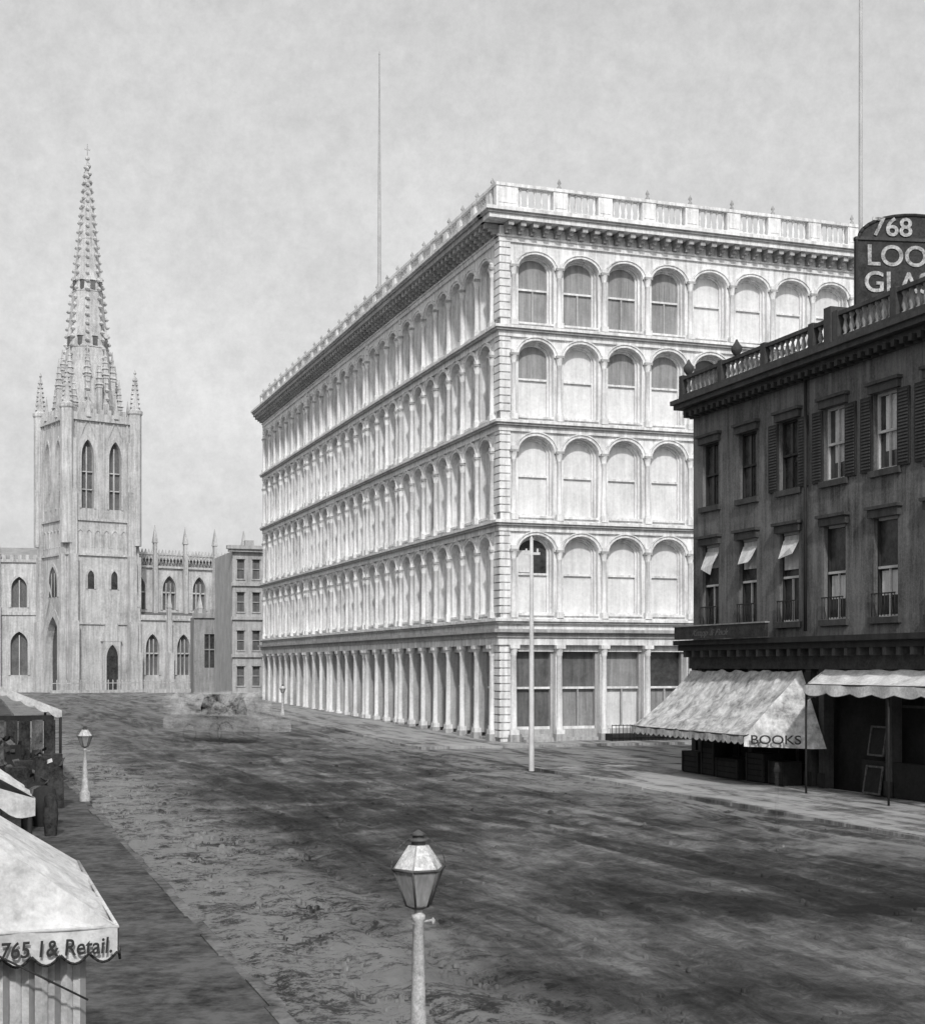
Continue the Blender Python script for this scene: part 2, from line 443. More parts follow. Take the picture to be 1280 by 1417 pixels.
    for i,x in enumerate(starts):
        xs.append(x)
        if i==len(starts)-1 or starts[i+1]-x>bw+.1: xs.append(x+bw)
        a,c=x+.2,x+bw-.2
        b.box(a,c,.30,.7,.12,.75,'irond')
        b.box(a,c,.15,.7,5.0,5.35,'iron')
        b.box(a,a+.14,.3,.7,.75,5.0,'irond'); b.box(c-.14,c,.3,.7,.75,5.0,'irond')
        b.box(a+.14,c-.14,.4,.55,2.95,3.07,'iron'); b.box(a+.14,c-.14,.4,.55,.75,.9,'iron')
        if right: lo=['pane','blindg','blind','blindg','pane'][i%5]; up=['pane','pane','blindg','glass','pane'][i%5]
        else: lo=random.choice(['glass','pane','glass','goodsm']); up=random.choice(['glass','pane','glass'])
        b.add([(a,.62,.75),(c,.62,.75),(c,.62,3.0),(a,.62,3.0)],[(0,1,2,3)],lo)
        b.add([(a,.62,3.0),(c,.62,3.0),(c,.62,5.0),(a,.62,5.0)],[(0,1,2,3)],up)
        b.box((a+c)/2-.04,(a+c)/2+.04,.42,.6,.9 if right else .75,2.95 if right else 5.0,'irond')
        b.box(a,c,-.05,.3,.1,.3,'irond')
    for x in xs:
        b.box(x-.30,x+.30,-.40,0.05,.1,.5,'irond')
        b.box(x-.24,x+.24,-.34,0.05,.5,.75,'iron')
        b.box(x-.19,x+.19,-.05,.7,.5,5.35,'irond' if not right else 'iron')  # front facade column backings darkened, recess shade put into the colour
        b.lathe(x,-.12,[(.21,.75),(.21,.85),(.18,.92),(.15,4.75),(.18,4.8),(.16,4.86),(.25,5.15)],12,'iron')
        b.box(x-.27,x+.27,-.38,0,5.15,5.35,'iron')
    obj('facade_ironwork',b,par)
    b=B(); b.box(0,L,-.02,.6,-.3,.11,'irond'); obj('plinth',b,par)
sR=[.72+2.67*i for i in range(11)]
facade(FR,L2+.09,2.67,sR,'side_facade',True)
bwL=2.45; sL=[]; x=.95
for g in (7,3,4,3,7):
    for i in range(g): sL.append(x); x+=bwL
    x+=.8
facade(FL,L1,bwL,sL,'front_facade',False)
b=B(); b.box(.72,L2,.72,L1-.1,-.2,28.55,'body'); b.box(.3,L2,.3,L1,28.56,28.59,'roof')
o=obj('store_body',b); o.matrix_world=FR; o.parent=store
b=B()
b.lathe(-6.1,105,[(.15,28.5),(.10,40),(.03,49.1),(.07,49.15),(.02,49.4)],8,'poled')
obj('flagpole',b)
b=B()
for i in range(90):
    x=6.+i*.22
    b.tube((x,-1.3,.12),(x,-1.3,1.02),.018,'wood',4)
b.box(6,25.8,-1.33,-1.27,.95,.99,'wood'); b.box(6,25.8,-1.33,-1.27,.3,.34,'wood')
b.box(6.,25.8,-1.25,-.42,.125,.5,'wood')
o=obj('iron_railing',b); o.matrix_world=FR
b=B()
for i in range(3): b.box(.95,2.55,-.45-.3*(3-i),-.45-.3*(2-i),.124,.124+.14*(i+1),'irond')
o=obj('entrance_steps',b); o.matrix_world=FR

# ------------------------------------------------------------ dark brick shop building
shop=empty('brick_shop_building')
FD=frame(CT(27.4,50.5),-U); LD=26.
par=empty('street_front',FD); par.parent=shop
b=B()
cent=[1.38+2.78*k for k in range(9)]
rects=[]
for k,c in enumerate(cent):
    rects.append((c-.62,c+.62,10.4,12.85)); rects.append((c-.62,c+.62,5.75,8.9))
b.rectwall(0,LD,5.2,14.2,rects,0,.28,'brick')
for k,c in enumerate(cent):
    for (z0,z1,up) in ((10.4,12.85,True),(5.75,8.9,False)):
        b.box(c-.8,c+.8,-.12,.1,z0-.2,z0,'bricktrim')
        b.box(c-.78,c+.78,-.14,.0,z1+.0,z1+.26,'bricktrim')
        b.box(c-.86,c+.86,-.22,.0,z1+.26,z1+.36,'bricktrim')
        b.add([(c-.62,.24,z0),(c+.62,.24,z0),(c+.62,.24,z1),(c-.62,.24,z1)],[(0,1,2,3)],'glass')
        zm=(z0+z1)/2
        dm='sash' if (k in (3,4,5) or not up) else 'wood'
        for (a0,a1) in ((c-.62,c-.55),(c+.55,c+.62)): b.box(a0,a1,.14,.23,z0,z1,'wood' if not up else dm)
        b.box(c-.55,c+.55,.14,.23,z1-.08,z1,dm); b.box(c-.55,c+.55,.14,.23,z0,z0+.08,dm)
        b.box(c-.55,c+.55,.12,.22,zm-.04,zm+.04,dm)
        b.box(c-.025,c+.025,.15,.22,z0,z1 if up else zm,dm)
        if (k>=3 and up): b.box(c-.3,c+.52,.232,.238,z0+.6,z1-.1,'curtain')
        if not up:
            if k<3:
                b.box(c-.54,c+.54,.16,.2,z1-.9-.2*k,z1-.1,'curtain')
                canv=[(c-.5,.1,z1-.25),(c+.5,.1,z1-.3),(c+.6,-.25,z1-.8),(c+.5,-.3,z1-1.2+.3*k),(c-.1,-.38,z1-.95),(c-.45,-.2,z1-1.1)]
                b.add(canv,[(0,1,2),(0,2,4),(2,3,4),(0,4,5)],'curtain')
            else: b.box(c-.5,c+.5,.232,.238,z0+.7,zm-.1,'curtain')
            for q in range(8):
                xx=c-.6+q*.171; b.tube((xx,-.1,z0+.02),(xx,-.1,z0+.75),.014,'wood',4)
            b.box(c-.62,c+.62,-.12,-.08,z0+.72,z0+.76,'wood')
    if k>=2:
        for sx in ((-1.26,-.66),(.66,1.26)):
            b.box(c+sx[0],c+sx[1],-.07,-.01,10.4,12.8,'wood')
            for q in range(22):
                z=10.5+q*.103
                b.box(c+sx[0]+.07,c+sx[1]-.07,-.095,-.07,z,z+.05,'bricktrim')
b.box(-.1,LD,-.12,0,14.0,14.2,'bricktrim')
b.box(-.3,LD,-.3,.3,14.2,14.4,'bricktrim')
b.box(-.55,LD,-.6,.3,14.4,14.58,'bricktrim')
b.box(-.62,LD,-.72,.3,14.58,14.75,'bricktrim')
for i in range(60):
    b.box(.1+i*.43,.28+i*.43,-.5,-.12,14.0,14.2,'wood')
def balrun(x0,x1,z0,z1,step=.34):
    b.box(x0,x1,-.5,-.15,z0,z0+.18,'bricktrim'); b.box(x0,x1,-.48,-.17,z1-.13,z1,'bricktrim')
    n=int((x1-x0)/step)
    for i in range(n):
        xx=x0+(x1-x0)*(i+.5)/n
        if i%9==0: b.box(xx-.15,xx+.15,-.50,-.14,z0+.18,z1+.06,'bricktrim')
        else: baluster(b,xx,-.32,z0+.18,z1-.13,'mbuild',.1)
balrun(-.3,9.9,14.75,15.65); balrun(10.3,25,14.75,15.75)
b.box(9.9,10.3,-.55,.2,14.75,16.0,'bricktrim')
for xx in (.2,3.9):
    b.lathe(xx,-.32,[(.1,15.71),(.2,15.85),(.22,16.),(.1,16.15),(.03,16.3)],8,'bricktrim')
b.tube((8.15,-.12,5.4),(8.15,-.12,14.),.06,'wood',8)
b.box(-.3,LD,-.75,0,5.02,5.2,'wood'); b.box(-.25,LD,-.55,0,4.8,5.02,'wood'); b.box(-.1,LD,-.15,0,4.1,4.8,'signb')
for i in range(38): b.box(.1+i*.68,.28+i*.68,-.5,-.15,4.55,4.8,'bricktrim')
for x in (0,4.3,8.1,8.9,12.6,16.4,20.2,24.):
    b.box(x,x+.32,-.08,.3,.1,4.1,'bricktrim'); b.box(x-.05,x+.37,-.12,-.08,3.7,4.0,'wood'); b.box(x-.05,x+.37,-.12,-.08,.12,.6,'wood')
b.box(.32,8.1,.2,.5,.1,.8,'wood'); b.box(12.9,16.4,.2,.5,.1,.8,'wood')
for x0,x1 in ((.32,4.3),(4.62,8.1),(12.92,16.4),(16.72,20.2)):
    for q in range(1,3):
        xx=x0+(x1-x0)*q/3; b.box(xx-.04,xx+.04,.3,.38,.8,4.1,'bricktrim')
    b.box(x0,x1,.3,.38,2.9,2.98,'bricktrim')
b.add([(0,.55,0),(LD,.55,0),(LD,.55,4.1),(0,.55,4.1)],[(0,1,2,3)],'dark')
b.box(.2,6.9,-.95,-.82,5.24,5.72,'signb'); b.box(.15,6.95,-.98,-.79,5.72,5.77,'mbuild')
obj('front_wall',b,par)
b=B(); b.box(.02,LD-.05,.6,16,0,14.3,'brick'); b.box(-.02,.6,0.01,16,0,14.2,'brick'); b.box(0,LD,.3,16,14.3,14.45,'roof')
for x in (5,14,21): b.box(x,x+1.2,7,8,14.4,15.9,'brick')
obj('side_walls',b,par)
def text(name,s,size,key,mw,parent=None,ext=.01,sx=1,shear=0):
    c=bpy.data.curves.new(name,'FONT'); c.body=s; c.size=size; c.extrude=ext
    c.offset=size*.014; c.shear=shear
    c.materials.append(M[key])
    o=bpy.data.objects.new(name,c); link(o); o.matrix_world=mw@Matrix.Rotation(math.pi/2,4,'X')@Matrix.Diagonal((sx,1,1,1))
    if parent: o.parent=parent; o.matrix_parent_inverse=parent.matrix_world.inverted()
    return o
text('shop_sign_lettering','Knapp & Peck',.34,'letterg',FD@Matrix.Translation((1.6,-.955,5.35)),shop,.005,1.4,.5)

sg=empty('rooftop_sign')
FS=frame((12.75,46.2,0),(1,.12,0)); dz=.42
b=B()
b.box(0,7,0,.12,15.0,17.62+dz,'signb')
P=[(0.05+ 1.9*(1-math.cos(t)),17.62+dz+.8*math.sin(t)) for t in [math.pi*i/16 for i in range(17)]]
b.add([(p[0],-.01,p[1]) for p in P]+[(p[0],.11,p[1]) for p in P],[tuple(range(17))[::-1],tuple(range(17,34))]+[(i,i+1,18+i,17+i) for i in range(16)],'signb')
for i in range(16):
    a,c=P[i],P[i+1]; b.tube((a[0],0,a[1]),(c[0],0,c[1]),.06,'wood',6)
b.box(-.08,7.05,-.05,.14,17.56+dz,17.66+dz,'bricktrim')
b.box(-.06,0,-.04,.14,15,17.6+dz,'wood')
for x in (.3,3,6): b.tube((x,.1,16.8),(x,2.2,14.5),.05,'wood'); b.box(x,x+.1,.12,.2,14.4,17.,'wood')
o=obj('board',b,None); o.matrix_world=FS; o.parent=sg
text('number_lettering','768',.84,'letterw',FS@Matrix.Translation((.46,-.04,17.72+dz)),sg,.015,1.1)
text('upper_lettering','LOOKING',.94,'letterw',FS@Matrix.Translation((.28,-.02,16.76+dz)),sg,.015,1.04)
text('lower_lettering','GLASSES',.94,'letterw',FS@Matrix.Translation((.2,-.02,15.90+dz)),sg,.015,1.04)
b=B(); b.lathe(13.05,46.9,[(.08,14.4),(.06,24),(.04,32)],8,'poled'); obj('flagpole',b)

# ------------------------------------------------------------ awnings
def canvas(b,p00,p10,p11,p01,nu,nv,sag,key,ribs=0,amp=.02):
    p00,p10,p11,p01=map(Vector,(p00,p10,p11,p01)); vs=[];fs=[]; sd=len(b.v)*.013
    for j in range(nv+1):
        for i in range(nu+1):
            u=i/nu;v=j/nv
            p=(p00*(1-u)+p10*u)*(1-v)+(p01*(1-u)+p11*u)*v
            p=p.copy(); p.z-=sag*math.sin(math.pi*v)
            if ribs: p.z-=amp*abs(math.sin(math.pi*u*ribs))*(.4+.6*math.sin(math.pi*min(1,v)))
            k=min(1,6*u,6*(1-u))
            p.z+=k*(mn.noise(Vector((u*12+v*7,v*3,sd)))*amp*.9+mn.noise(Vector((u*20-v*16,v*4,sd+5)))*amp*.5)
            vs.append(p)
    for j in range(nv):
        for i in range(nu):
            a=j*(nu+1)+i; fs.append((a,a+1,a+nu+2,a+nu+1))
    b.add(vs,fs,key,True)
def valance(b,p,q,h,key,n=10,out=Vector((0,0,0)),jit=0.,edge=None):
    p=Vector(p);q=Vector(q); k=n*6; vs=[]
    for i in range(k+1):
        u=i/k; a=p.lerp(q,u); a=a+out*(.6+.4*math.sin(u*n*2.1))*jit
        d=h*(.72+.28*abs(math.sin(math.pi*u*n)))
        vs.append(a+Vector((0,0,0))); vs.append(a-Vector((0,0,d))+out*jit*math.sin(u*37))
    b.add(vs,[(2*i,2*i+1,2*i+3,2*i+2) for i in range(k)],key,True)
    if edge:
        for i in range(k): b.tube(vs[2*i+1],vs[2*i+3],.012,edge,4)
aw=empty('canvas_awning',FD)
b=B()
canvas(b,(.1,-.1,4.05),(7.9,-.1,4.05),(8.3,-2.6,1.85),(-.2,-2.6,1.85),90,24,.16,'canvas2',7,.13)
valance(b,(-.2,-2.6,1.85),(8.3,-2.6,1.85),.3,'canvas2',22,Vector((0,-1,0)),.03,'wood')
canvas(b,(7.9,-.1,4.05),(8.3,-2.6,1.85),(8.3,-2.6,1.5),(9.7,-.3,1.45),12,12,0,'canvas2',2,.03)
b.tube((-.2,-2.6,1.85),(8.3,-2.6,1.85),.03,'wood'); b.tube((-.1,-2.6,1.85),(0,-.1,2.4),.025,'wood'); b.tube((8.3,-2.6,1.85),(8,-.1,2.4),.025,'wood')
obj('canvas',b,aw)
ang=math.atan2(2.3,1.4)
text('awning_lettering','BOOKS',.42,'letter',FD@Matrix.Translation((8.48,-2.53,1.60))@Matrix.Rotation(ang,4,'Z')@Matrix.Translation((0.05,-.06,0)),aw,.01,1.2)
aw2=empty('canvas_awning',FD)
b=B()
canvas(b,(9.3,-.1,4.1),(19,-.1,4.1),(19,-1.7,3.6),(10.6,-1.7,3.6),50,8,.1,'canvas',7,.08)
valance(b,(10.6,-1.7,3.6),(19,-1.7,3.6),.36,'canvas',7,Vector((0,-1,0)),.06,'letterg')
canvas(b,(9.3,-.1,4.1),(10.6,-1.7,3.6),(10.5,-1.6,3.1),(9.4,-.2,3.3),10,6,0,'canvas2',3,.05)
canvas(b,(10.3,-1.4,3.5),(10.65,-1.75,3.5),(10.5,-1.6,1.7),(10.2,-1.4,2.),4,8,0,'canvas2',2,.05)
b.tube((10.6,-1.7,3.6),(19,-1.7,3.6),.03,'wood')
for x in (10.65,15.,18.5): b.tube((x,-1.7,.1),(x,-1.7,3.6),.035,'wood')
obj('canvas',b,aw2)
def pframe(b,x,y,z0,w,h,lean=.15):
    for (a0,a1,c0,c1) in ((0,w,0,.06),(0,w,h-.06,h),(0,.06,.06,h-.06),(w-.06,w,.06,h-.06)):
        vs=[(x+a0,y+lean*c0/h,z0+c0),(x+a1,y+lean*c0/h,z0+c0),(x+a1,y+lean*c1/h,z0+c1),(x+a0,y+lean*c1/h,z0+c1)]
        vs+= [(p[0],p[1]+.05,p[2]) for p in vs]
        b.add(vs,[(0,1,2,3),(4,7,6,5),(0,4,5,1),(1,5,6,2),(2,6,7,3),(3,7,4,0)],'letterg')
    b.add([(x+.06,y+.03,z0+.06),(x+w-.06,y+.03,z0+.06),(x+w-.06,y+lean+.03,z0+h-.06),(x+.06,y+lean+.03,z0+h-.06)],[(0,1,2,3)],'dark')
fr=empty('picture_frames_on_display',FD); b=B()
pframe(b,11.6,-.25,.14,.9,.9); pframe(b,11.65,-.1,1.35,.85,.95)
b.box(11.3,15,-.05,.15,.12,1.2,'dark')
obj('frames',b,fr)
bx=empty('wooden_crates',FD); b=B()
for (x,y,w,h) in ((.8,-.9,1.3,.8),(2.3,-.9,1.0,1.2),(3.6,-1.,1.6,.7),(5.6,-.9,1.2,1.0),(7.1,-.9,.9,.8)):
    b.box(x,x+w,y,y+.75,.1,.12+h,'dark')
    n=int(h/.2)
    for i in range(n): b.box(x-.02,x+w+.02,y-.025,y,.15+i*.2,.31+i*.2,'wood')
    for xx in (x,x+w-.1): b.box(xx,xx+.1,y-.05,y-.025,.13,.12+h,'wood')
obj('crates',b,bx)

ORI=Vector((-2.38,9.87,0)); FW=frame(ORI,V)
fa=empty('shop_awning',FW); b=B()
Lw=3.5; zt=5.1
canvas(b,(0,0,2.4),(0,Lw,2.4),(-3.6,Lw,zt),(-3.6,1.2,zt),50,50,.12,'canvas',3,.09)
canvas(b,(-3.6,0,2.4),(0,0,2.4),(-.01,0.01,2.41),(-3.6,1.2,zt),50,20,.04,'canvas',3,.04)
valance(b,(-3.6,0,2.4),(.0,0,2.4),.235,'canvas',19,Vector((0,-1,0)),.012,'letter')
valance(b,(0,0,2.4),(0,Lw,2.4),.235,'canvas',18,Vector((1,0,0)),.015,'letter')
for p,q in (((-3.6,0,2.4),(0,0,2.4)),((0,0,2.4),(0,Lw,2.4))): b.tube(p,q,.014,'canvas')
k=0; x=-3.6
while x<-.22:
    yy=.16+.02*math.sin(k*1.7)
    b.add([(x,yy,.3),(x+.045,yy-.03,.3),(x+.045,yy-.03,2.32),(x,yy,2.32)],[(0,1,2,3)],'canvas')
    b.add([(x+.045,yy-.03,.3),(x+.085,yy,.3),(x+.085,yy,2.32),(x+.045,yy-.03,2.32)],[(0,1,2,3)],'stripe' if k%2 else 'canvas')
    x+=.085; k+=1
b.tube((-.9,-.06,2.33),(-.2,-.04,1.92),.008,'letter'); b.tube((-3.,-.06,3.4),(-.9,-.06,2.33),.008,'letter')
obj('canvas',b,fa)
text('valance_lettering','765 1& Retail.',.155,'letter',FW@Matrix.Translation((-.775,-.045,2.235)),fa,.002,.84,.1)

FK=frame(CT(3.3,51.8),V)
a3=empty('shop_awning',FK); b=B()
canvas(b,(0,-.5,2.62),(0,9,2.62),(-5.5,9,4.9),(-5.5,-.5,4.9),20,10,.08,'canvas',4,.05)
valance(b,(-5.5,-.5,4.95),(0,-.5,2.67),.32,'canvas',12,Vector((0,-1,0)),.02)
valance(b,(0,-.5,2.62),(0,9,2.62),.3,'canvas',16,Vector((1,0,0)),.02)
for y in (-.45,4,9): b.tube((-.05,y,.1),(-.05,y,2.62),.05,'wood')
obj('canvas',b,a3)
FK2=frame(CT(1.2,27.6),V)
a4=empty('cloth_canopy',FK2); b=B()
canvas(b,(.1,0,1.75),(0,2.6,1.8),(-3.2,2.8,3.0),(-3.4,0,2.9),26,18,-.32,'cloth',2,.25)
valance(b,(-3.4,0,2.9),(.1,0,1.75),.45,'cloth',5,Vector((0,-1,0)),.07)
for y in (.1,2.5): b.tube((0,y,.1),(0,y,1.75),.05,'wood')
obj('canvas',b,a4)
st=empty('dry_goods_stall',FK); b=B()
b.box(-5.4,-.6,-.1,5,.1,.9,'wood')
for i in range(7): b.box(-5.4+i*.75,-5.3+i*.75,-.4,-.3,.1,2.4,'wood')
b.box(-5.5,-.3,-.42,-.3,2.3,2.5,'wood')
for i in range(150):
    y=random.uniform(-17.5,.5); x=random.uniform(-5.3,-.7 if y>-10 else -1.2); w=random.uniform(.25,.7); z0=.1; h=random.uniform(.5,2.1)
    k=random.choice(['goodsd','goodsd','goodsm','wood','goodsd'])
    if i%3==0:
        r=w*.5; b.lathe(x,y,[(r*.8,z0),(r,z0+.45),(r,z0+.55),(r*.82,z0+.95),(r*.3,z0+1.02)],10,k)
    else: 
        b.taper(x,y,z0,z0+h,w*.5,w*.42,k)
        for q in range(7):
            sx,sy=x+random.uniform(-.25,.25),y+random.uniform(-.25,.25); sz=z0+h*random.uniform(.5,1.05); s=random.uniform(.08,.2)
            vv=Vector((random.uniform(-1,1),random.uniform(-1,1),random.uniform(-.4,1))).normalized()*s; ww=vv.orthogonal().normalized()*s
            p=Vector((sx,sy,sz)); b.add([p-vv,p+ww,p+vv,p-ww],[(0,1,2,3)],random.choice(['goodsd','goodsm','curtain'] if q==0 else ['goodsd','goodsm']))
for i in range(12):
    x0=-5.2+i*.42; vs=[]; n=6
    for j in range(n+1):
        for q in range(5):
            vs.append((x0+q*.09,-.5+.05*math.sin(q*2+i),2.35-j*(.12+.06*random.random()*(i%3))-.2*j*.6))
    fs=[(j*5+q,j*5+q+1,(j+1)*5+q+1,(j+1)*5+q) for j in range(n) for q in range(4)]
    b.add(vs,fs,['goodsd','goodsm','goodsd'][i%3],True)
b.box(-5.6,-2.,-17.5,-.6,.1,1.0,'goodsd')
obj('goods',b,st)

# ------------------------------------------------------------ lamps
def lamp(X,Y,top,yaw=.35,z0=0):
    r=Matrix.Translation((X,Y,z0))@Matrix.Rotation(yaw,4,'Z')
    e=empty('street_lamp',r); b=B(); g=top-.67
    b.lathe(0,0,[(.16,.1),(.16,.35),(.11,.42),(.09,.9),(.085,1.),(.07,1.05),(.046,g-.1),(.06,g-.08),(.06,g-.05),(.035,g-.03),(.035,g+.02)],12,'lampm')
    b.tube((-.05,0,g-.12),(.13,0,g-.10),.012,'lampm') 
    b.lathe(.13,0,[(.0,g-.145),(.022,g-.10),(.0,g-.075)],8,'lampm')
    n=6; R0=.10;R1=.215
    zb=g+.03; zt=g+.34
    b.lathe(0,0,[(.05,g),(.11,zb)],n,'lampd',0,False)
    def pt(r_,i,z): a=2*math.pi*i/n; return (r_*math.cos(a),r_*math.sin(a),z)
    for i in range(n):
        b.add([pt(R0,i,zb),pt(R0,i+1,zb),pt(R1,i+1,zt),pt(R1,i,zt)],[(0,1,2,3)],'lglass')
        b.tube(pt(R0+.004,i,zb),pt(R1+.004,i,zt),.009,'lampd',5)
        b.tube(pt(R0,i,zb),pt(R0,i+1,zb),.009,'lampd',5); b.tube(pt(R1+.006,i,zt),pt(R1+.006,i+1,zt),.014,'lampd',5)
        b.tube(pt(R1+.004,i,zt),pt(.08,i,zt+.20),.007,'lampm',5)
    b.lathe(0,0,[(R1-.002,zt+.006),(.165,zt+.07),(.09,zt+.195),(.075,zt+.2)],n,'lampw',0,False)
    z=zt+.2
    b.lathe(0,0,[(.06,z),(.06,z+.03),(.095,z+.035),(.08,z+.055),(.05,z+.06),(.05,z+.08),(.075,z+.085),(.03,z+.11),(.012,z+.125)],12,'lampd')
    b.lathe(0,0,[(.018,zb),(.018,zb+.12),(.01,zb+.2)],8,'lampm')
    for s in (0,math.pi):
        prev=None
        for i in range(9):
            t=i/8; rr=R1+.02-.16*t**1.5; zz=zt+.26*t+ .02*math.sin(math.pi*t)
            p=((rr+.02*math.sin(math.pi*t))*math.cos(s),(rr+.02*math.sin(math.pi*t))*math.sin(s),zz)
            if prev: b.tube(prev,p,.005,'lampd',4)
            prev=p
    obj('lamp_body',b,e)
lamp(-.37,12,2.83)
lamp(-11.45,43.4,2.4)
x,y,_=CT(22.4,104); lamp(x,y,2.4,.2,gz(104)+.02)
b=B(); b.lathe(2.76,57.2,[(.11,0),(.10,4),(.07,9.3),(.02,9.4)],10,'pole'); b.box(2.45,3.1,57.15,57.25,8.65,8.75,'pole')
b.lathe(2.55,57.2,[(.03,8.75),(.05,8.8),(.03,8.9)],8,'pole'); b.lathe(3.0,57.2,[(.03,8.75),(.05,8.8),(.03,8.9)],8,'pole')
obj('telegraph_pole',b)
b=B(); b.lathe(6.7,30.5,[(.09,-.05),(.07,.2),(.05,.3),(.045,1.9),(.08,1.95),(.05,2.1),(.01,2.15)],8,'ghostd'); obj('hitching_post',b)

# covered wagon, faded by the long exposure: several weak passes along the direction of travel
def wagon(O,sc,d=U,passes=5,step=.55,name='covered_wagon'):
    e=empty(name,frame(O,d)@Matrix.Scale(sc,4)); 
    for q in range(passes):
        b=B(); ox=(q-passes/2)*step+random.uniform(-.1,.1)
        b.box(ox-2.,ox+2.,-.8,.8,.7,1.5,'ghost')
        vs=[];n=10;m=14
        for i in range(m+1):
            for j in range(n+1):
                a=math.pi*j/n; k=(1+.1*abs(2*i/m-1))*(1-.02*q)
                vs.append((ox-2.2+4.4*i/m,.95*math.cos(a)*k,1.5+1.25*math.sin(a)*k))
        b.add(vs,[(i*(n+1)+j,i*(n+1)+j+1,(i+1)*(n+1)+j+1,(i+1)*(n+1)+j) for i in range(m) for j in range(n)],'ghost',True)
        if q==passes//2:
          for x,r in ((-1.4,.6),(1.4,.5)):
            for y in (-.95,.95):
              for k in range(16):
                a=2*math.pi*k/16; c=2*math.pi*(k+1)/16
                b.tube((x+r*math.cos(a),y,r+r*math.sin(a)),(x+r*math.cos(c),y,r+r*math.sin(c)),.05,'ghostd',5)
        obj('wagon_body',b,e)
wagon((-13.2,78,.02),1.0,(-.8,.6,0),7,.7)

# ------------------------------------------------------------ church
FC=frame((-50.6,183,0),(.8,.6,0))
ch=empty('gothic_church',FC)
T=9.3
b=B(); c='church'
def tower_face(west=False):
    bb=B()
    for i in range(2):
        x0=.9+i*3.75
        bb.archwall(x0,x0+3.75,23.2,36,x0+1.875,.85,24.6,31.3,2.2,0,.7,c,'point')
        bb.archring(x0+1.875,.85,1.1,31.3,2.2,2.7,-.12,0,c,24.6,'point')
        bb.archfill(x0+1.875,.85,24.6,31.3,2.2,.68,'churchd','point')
        bb.box(x0+1.80,x0+1.95,.35,.6,24.6,32.6,c)
        for z in (27,29.3): bb.box(x0+1.0,x0+2.7,.4,.55,z,z+.15,c)
        bb.add([(x0+.5,-.15,32.9),(x0+1.875,-.15,36.6),(x0+3.25,-.15,32.9),(x0+1.875,-.15,36.1)],[(0,1,3),(1,2,3)],c)
        for q in (.15,3.4): bb.box(x0+q-.0,x0+q+.22,-.14,0,23.3,36,c)
        bb.taper(x0+1.875,-.2,36.4,39.6,.3,.03,c)
    bb.box(.0,.9,0,.9,0,36,c)
    if west: bb.box(8.4,9.29,0,.9,0,36,c)
    bb.box(.9,8.4,0.02,.6,18.8,23.2,c)
    for i in range(6):
        x=1.3+i*1.18; bb.archring(x+.5,.35,.45,21.3,.5,.62,-.08,.02,c,19.6,'point')
    for z,p in ((18.5,.25),(23.,.2),(35.9,.35)): bb.box(-.05,T+.05,-p,.1,z,z+.3,c)
    bb.box(0,T,-.3,.1,36.2,36.9,c)
    for i in range(9): bb.box(.3+i*1.02,.8+i*1.02,-.28,.08,36.9,37.5,c)
    if west:
        bb.archwall(.9,8.4,0,18.5,4.65,2.5,.5,6.3,4.4,0,.9,c,'point')
        for k in range(3): bb.archring(4.65,2.5+.3*k,2.75+.3*k,6.3,4.4+.45*k,4.8+.45*k,-.1,.0,c,.5,'point')
        bb.archfill(4.65,2.5,.5,6.3,4.4,.85,'glass','point')
        bb.add([(1.2,-.5,8.4),(4.65,-.5,15),(8.1,-.5,8.4),(4.65,-.5,14.)],[(0,1,3),(1,2,3)],c)
        bb.archring(4.65,1.5,1.9,15.0,2.2,2.7,-.12,0,c,13.2,'point'); bb.archfill(4.65,1.5,13.2,15,2.2,-.02,'glass','point')
        for dx in (-.5,.5): bb.box(4.65+dx-.07,4.65+dx+.07,-.08,-.03,13.2,16.3,c)
    else:
        bb.box(.9,8.4,0.0,.6,0,18.5,c)
        for x in (3.2,6.4):
            bb.archring(x,.45,.65,15.8,.8,1.1,-.12,0,c,14.2,'point'); bb.archfill(x,.45,14.2,15.8,.8,-.02,'glass','point')
        bb.box(1,8.3,-.18,0,9.6,9.85,c)
        bb.box(4.7,7.1,-.5,0,.2,7.5,c); bb.add([(4.5,-.55,7.4),(5.9,-.55,12.4),(7.3,-.55,7.4),(4.5,0,7.4),(5.9,0,12.4),(7.3,0,7.4)],[(0,2,1),(0,1,4,3),(1,2,5,4)],c)
        bb.archring(5.9,.8,1.05,5.2,1.8,2.1,-.62,-.5,c,.4,'point'); bb.archfill(5.9,.8,.4,5.2,1.8,-.52,'glass','point')
    return bb
for F,w in ((Matrix(),False),(frame((0,T,0),(0,-1,0)),True),(frame((T,0,0),(0,1,0)),False)):
    o=obj('tower_wall',tower_face(w),ch,F)
b.box(.95,8.35,.95,T,0,36.4,c)
for (cx,cy) in ((0,0),(T,0),(0,T),(T,T)):
    for (dx,dy) in ((1,0),(0,1)):
        sx=-1 if cx==0 else 1; sy=-1 if cy==0 else 1
        for (z0,z1,e) in ((0,10,1.3),(10,18.6,.95),(18.6,27,.65),(27,33.5,.4)):
            if dx and cx==0: e*=.7
            if dx: 
                xa,xb=(cx+sx*0.0,cx+sx*e); ya,yb=(cy-sy*.15,cy-sy*1.0)
            else:
                ya,yb=(cy,cy+sy*e); xa,xb=(cx-sx*.15,cx-sx*1.15)
            b.box(min(xa,xb),max(xa,xb),min(ya,yb),max(ya,yb),z0,z1,c)
    b.lathe(cx,cy,[(.85,20),(.85,37.2),(1.0,37.4),(1.0,37.8),(.7,38.),(.08,42.6),(.2,42.8),(.02,43.3)],8,c,math.pi/8,False)
    for k in range(7):
        for a in range(4):
            rr=.7*(1-k/7.6)*.95+.1; an=a*math.pi/2+math.pi/8
            b.taper(cx+rr*math.cos(an),cy+rr*math.sin(an),38.2+k*.6,38.6+k*.6,.14,.04,c)
sc=T/2
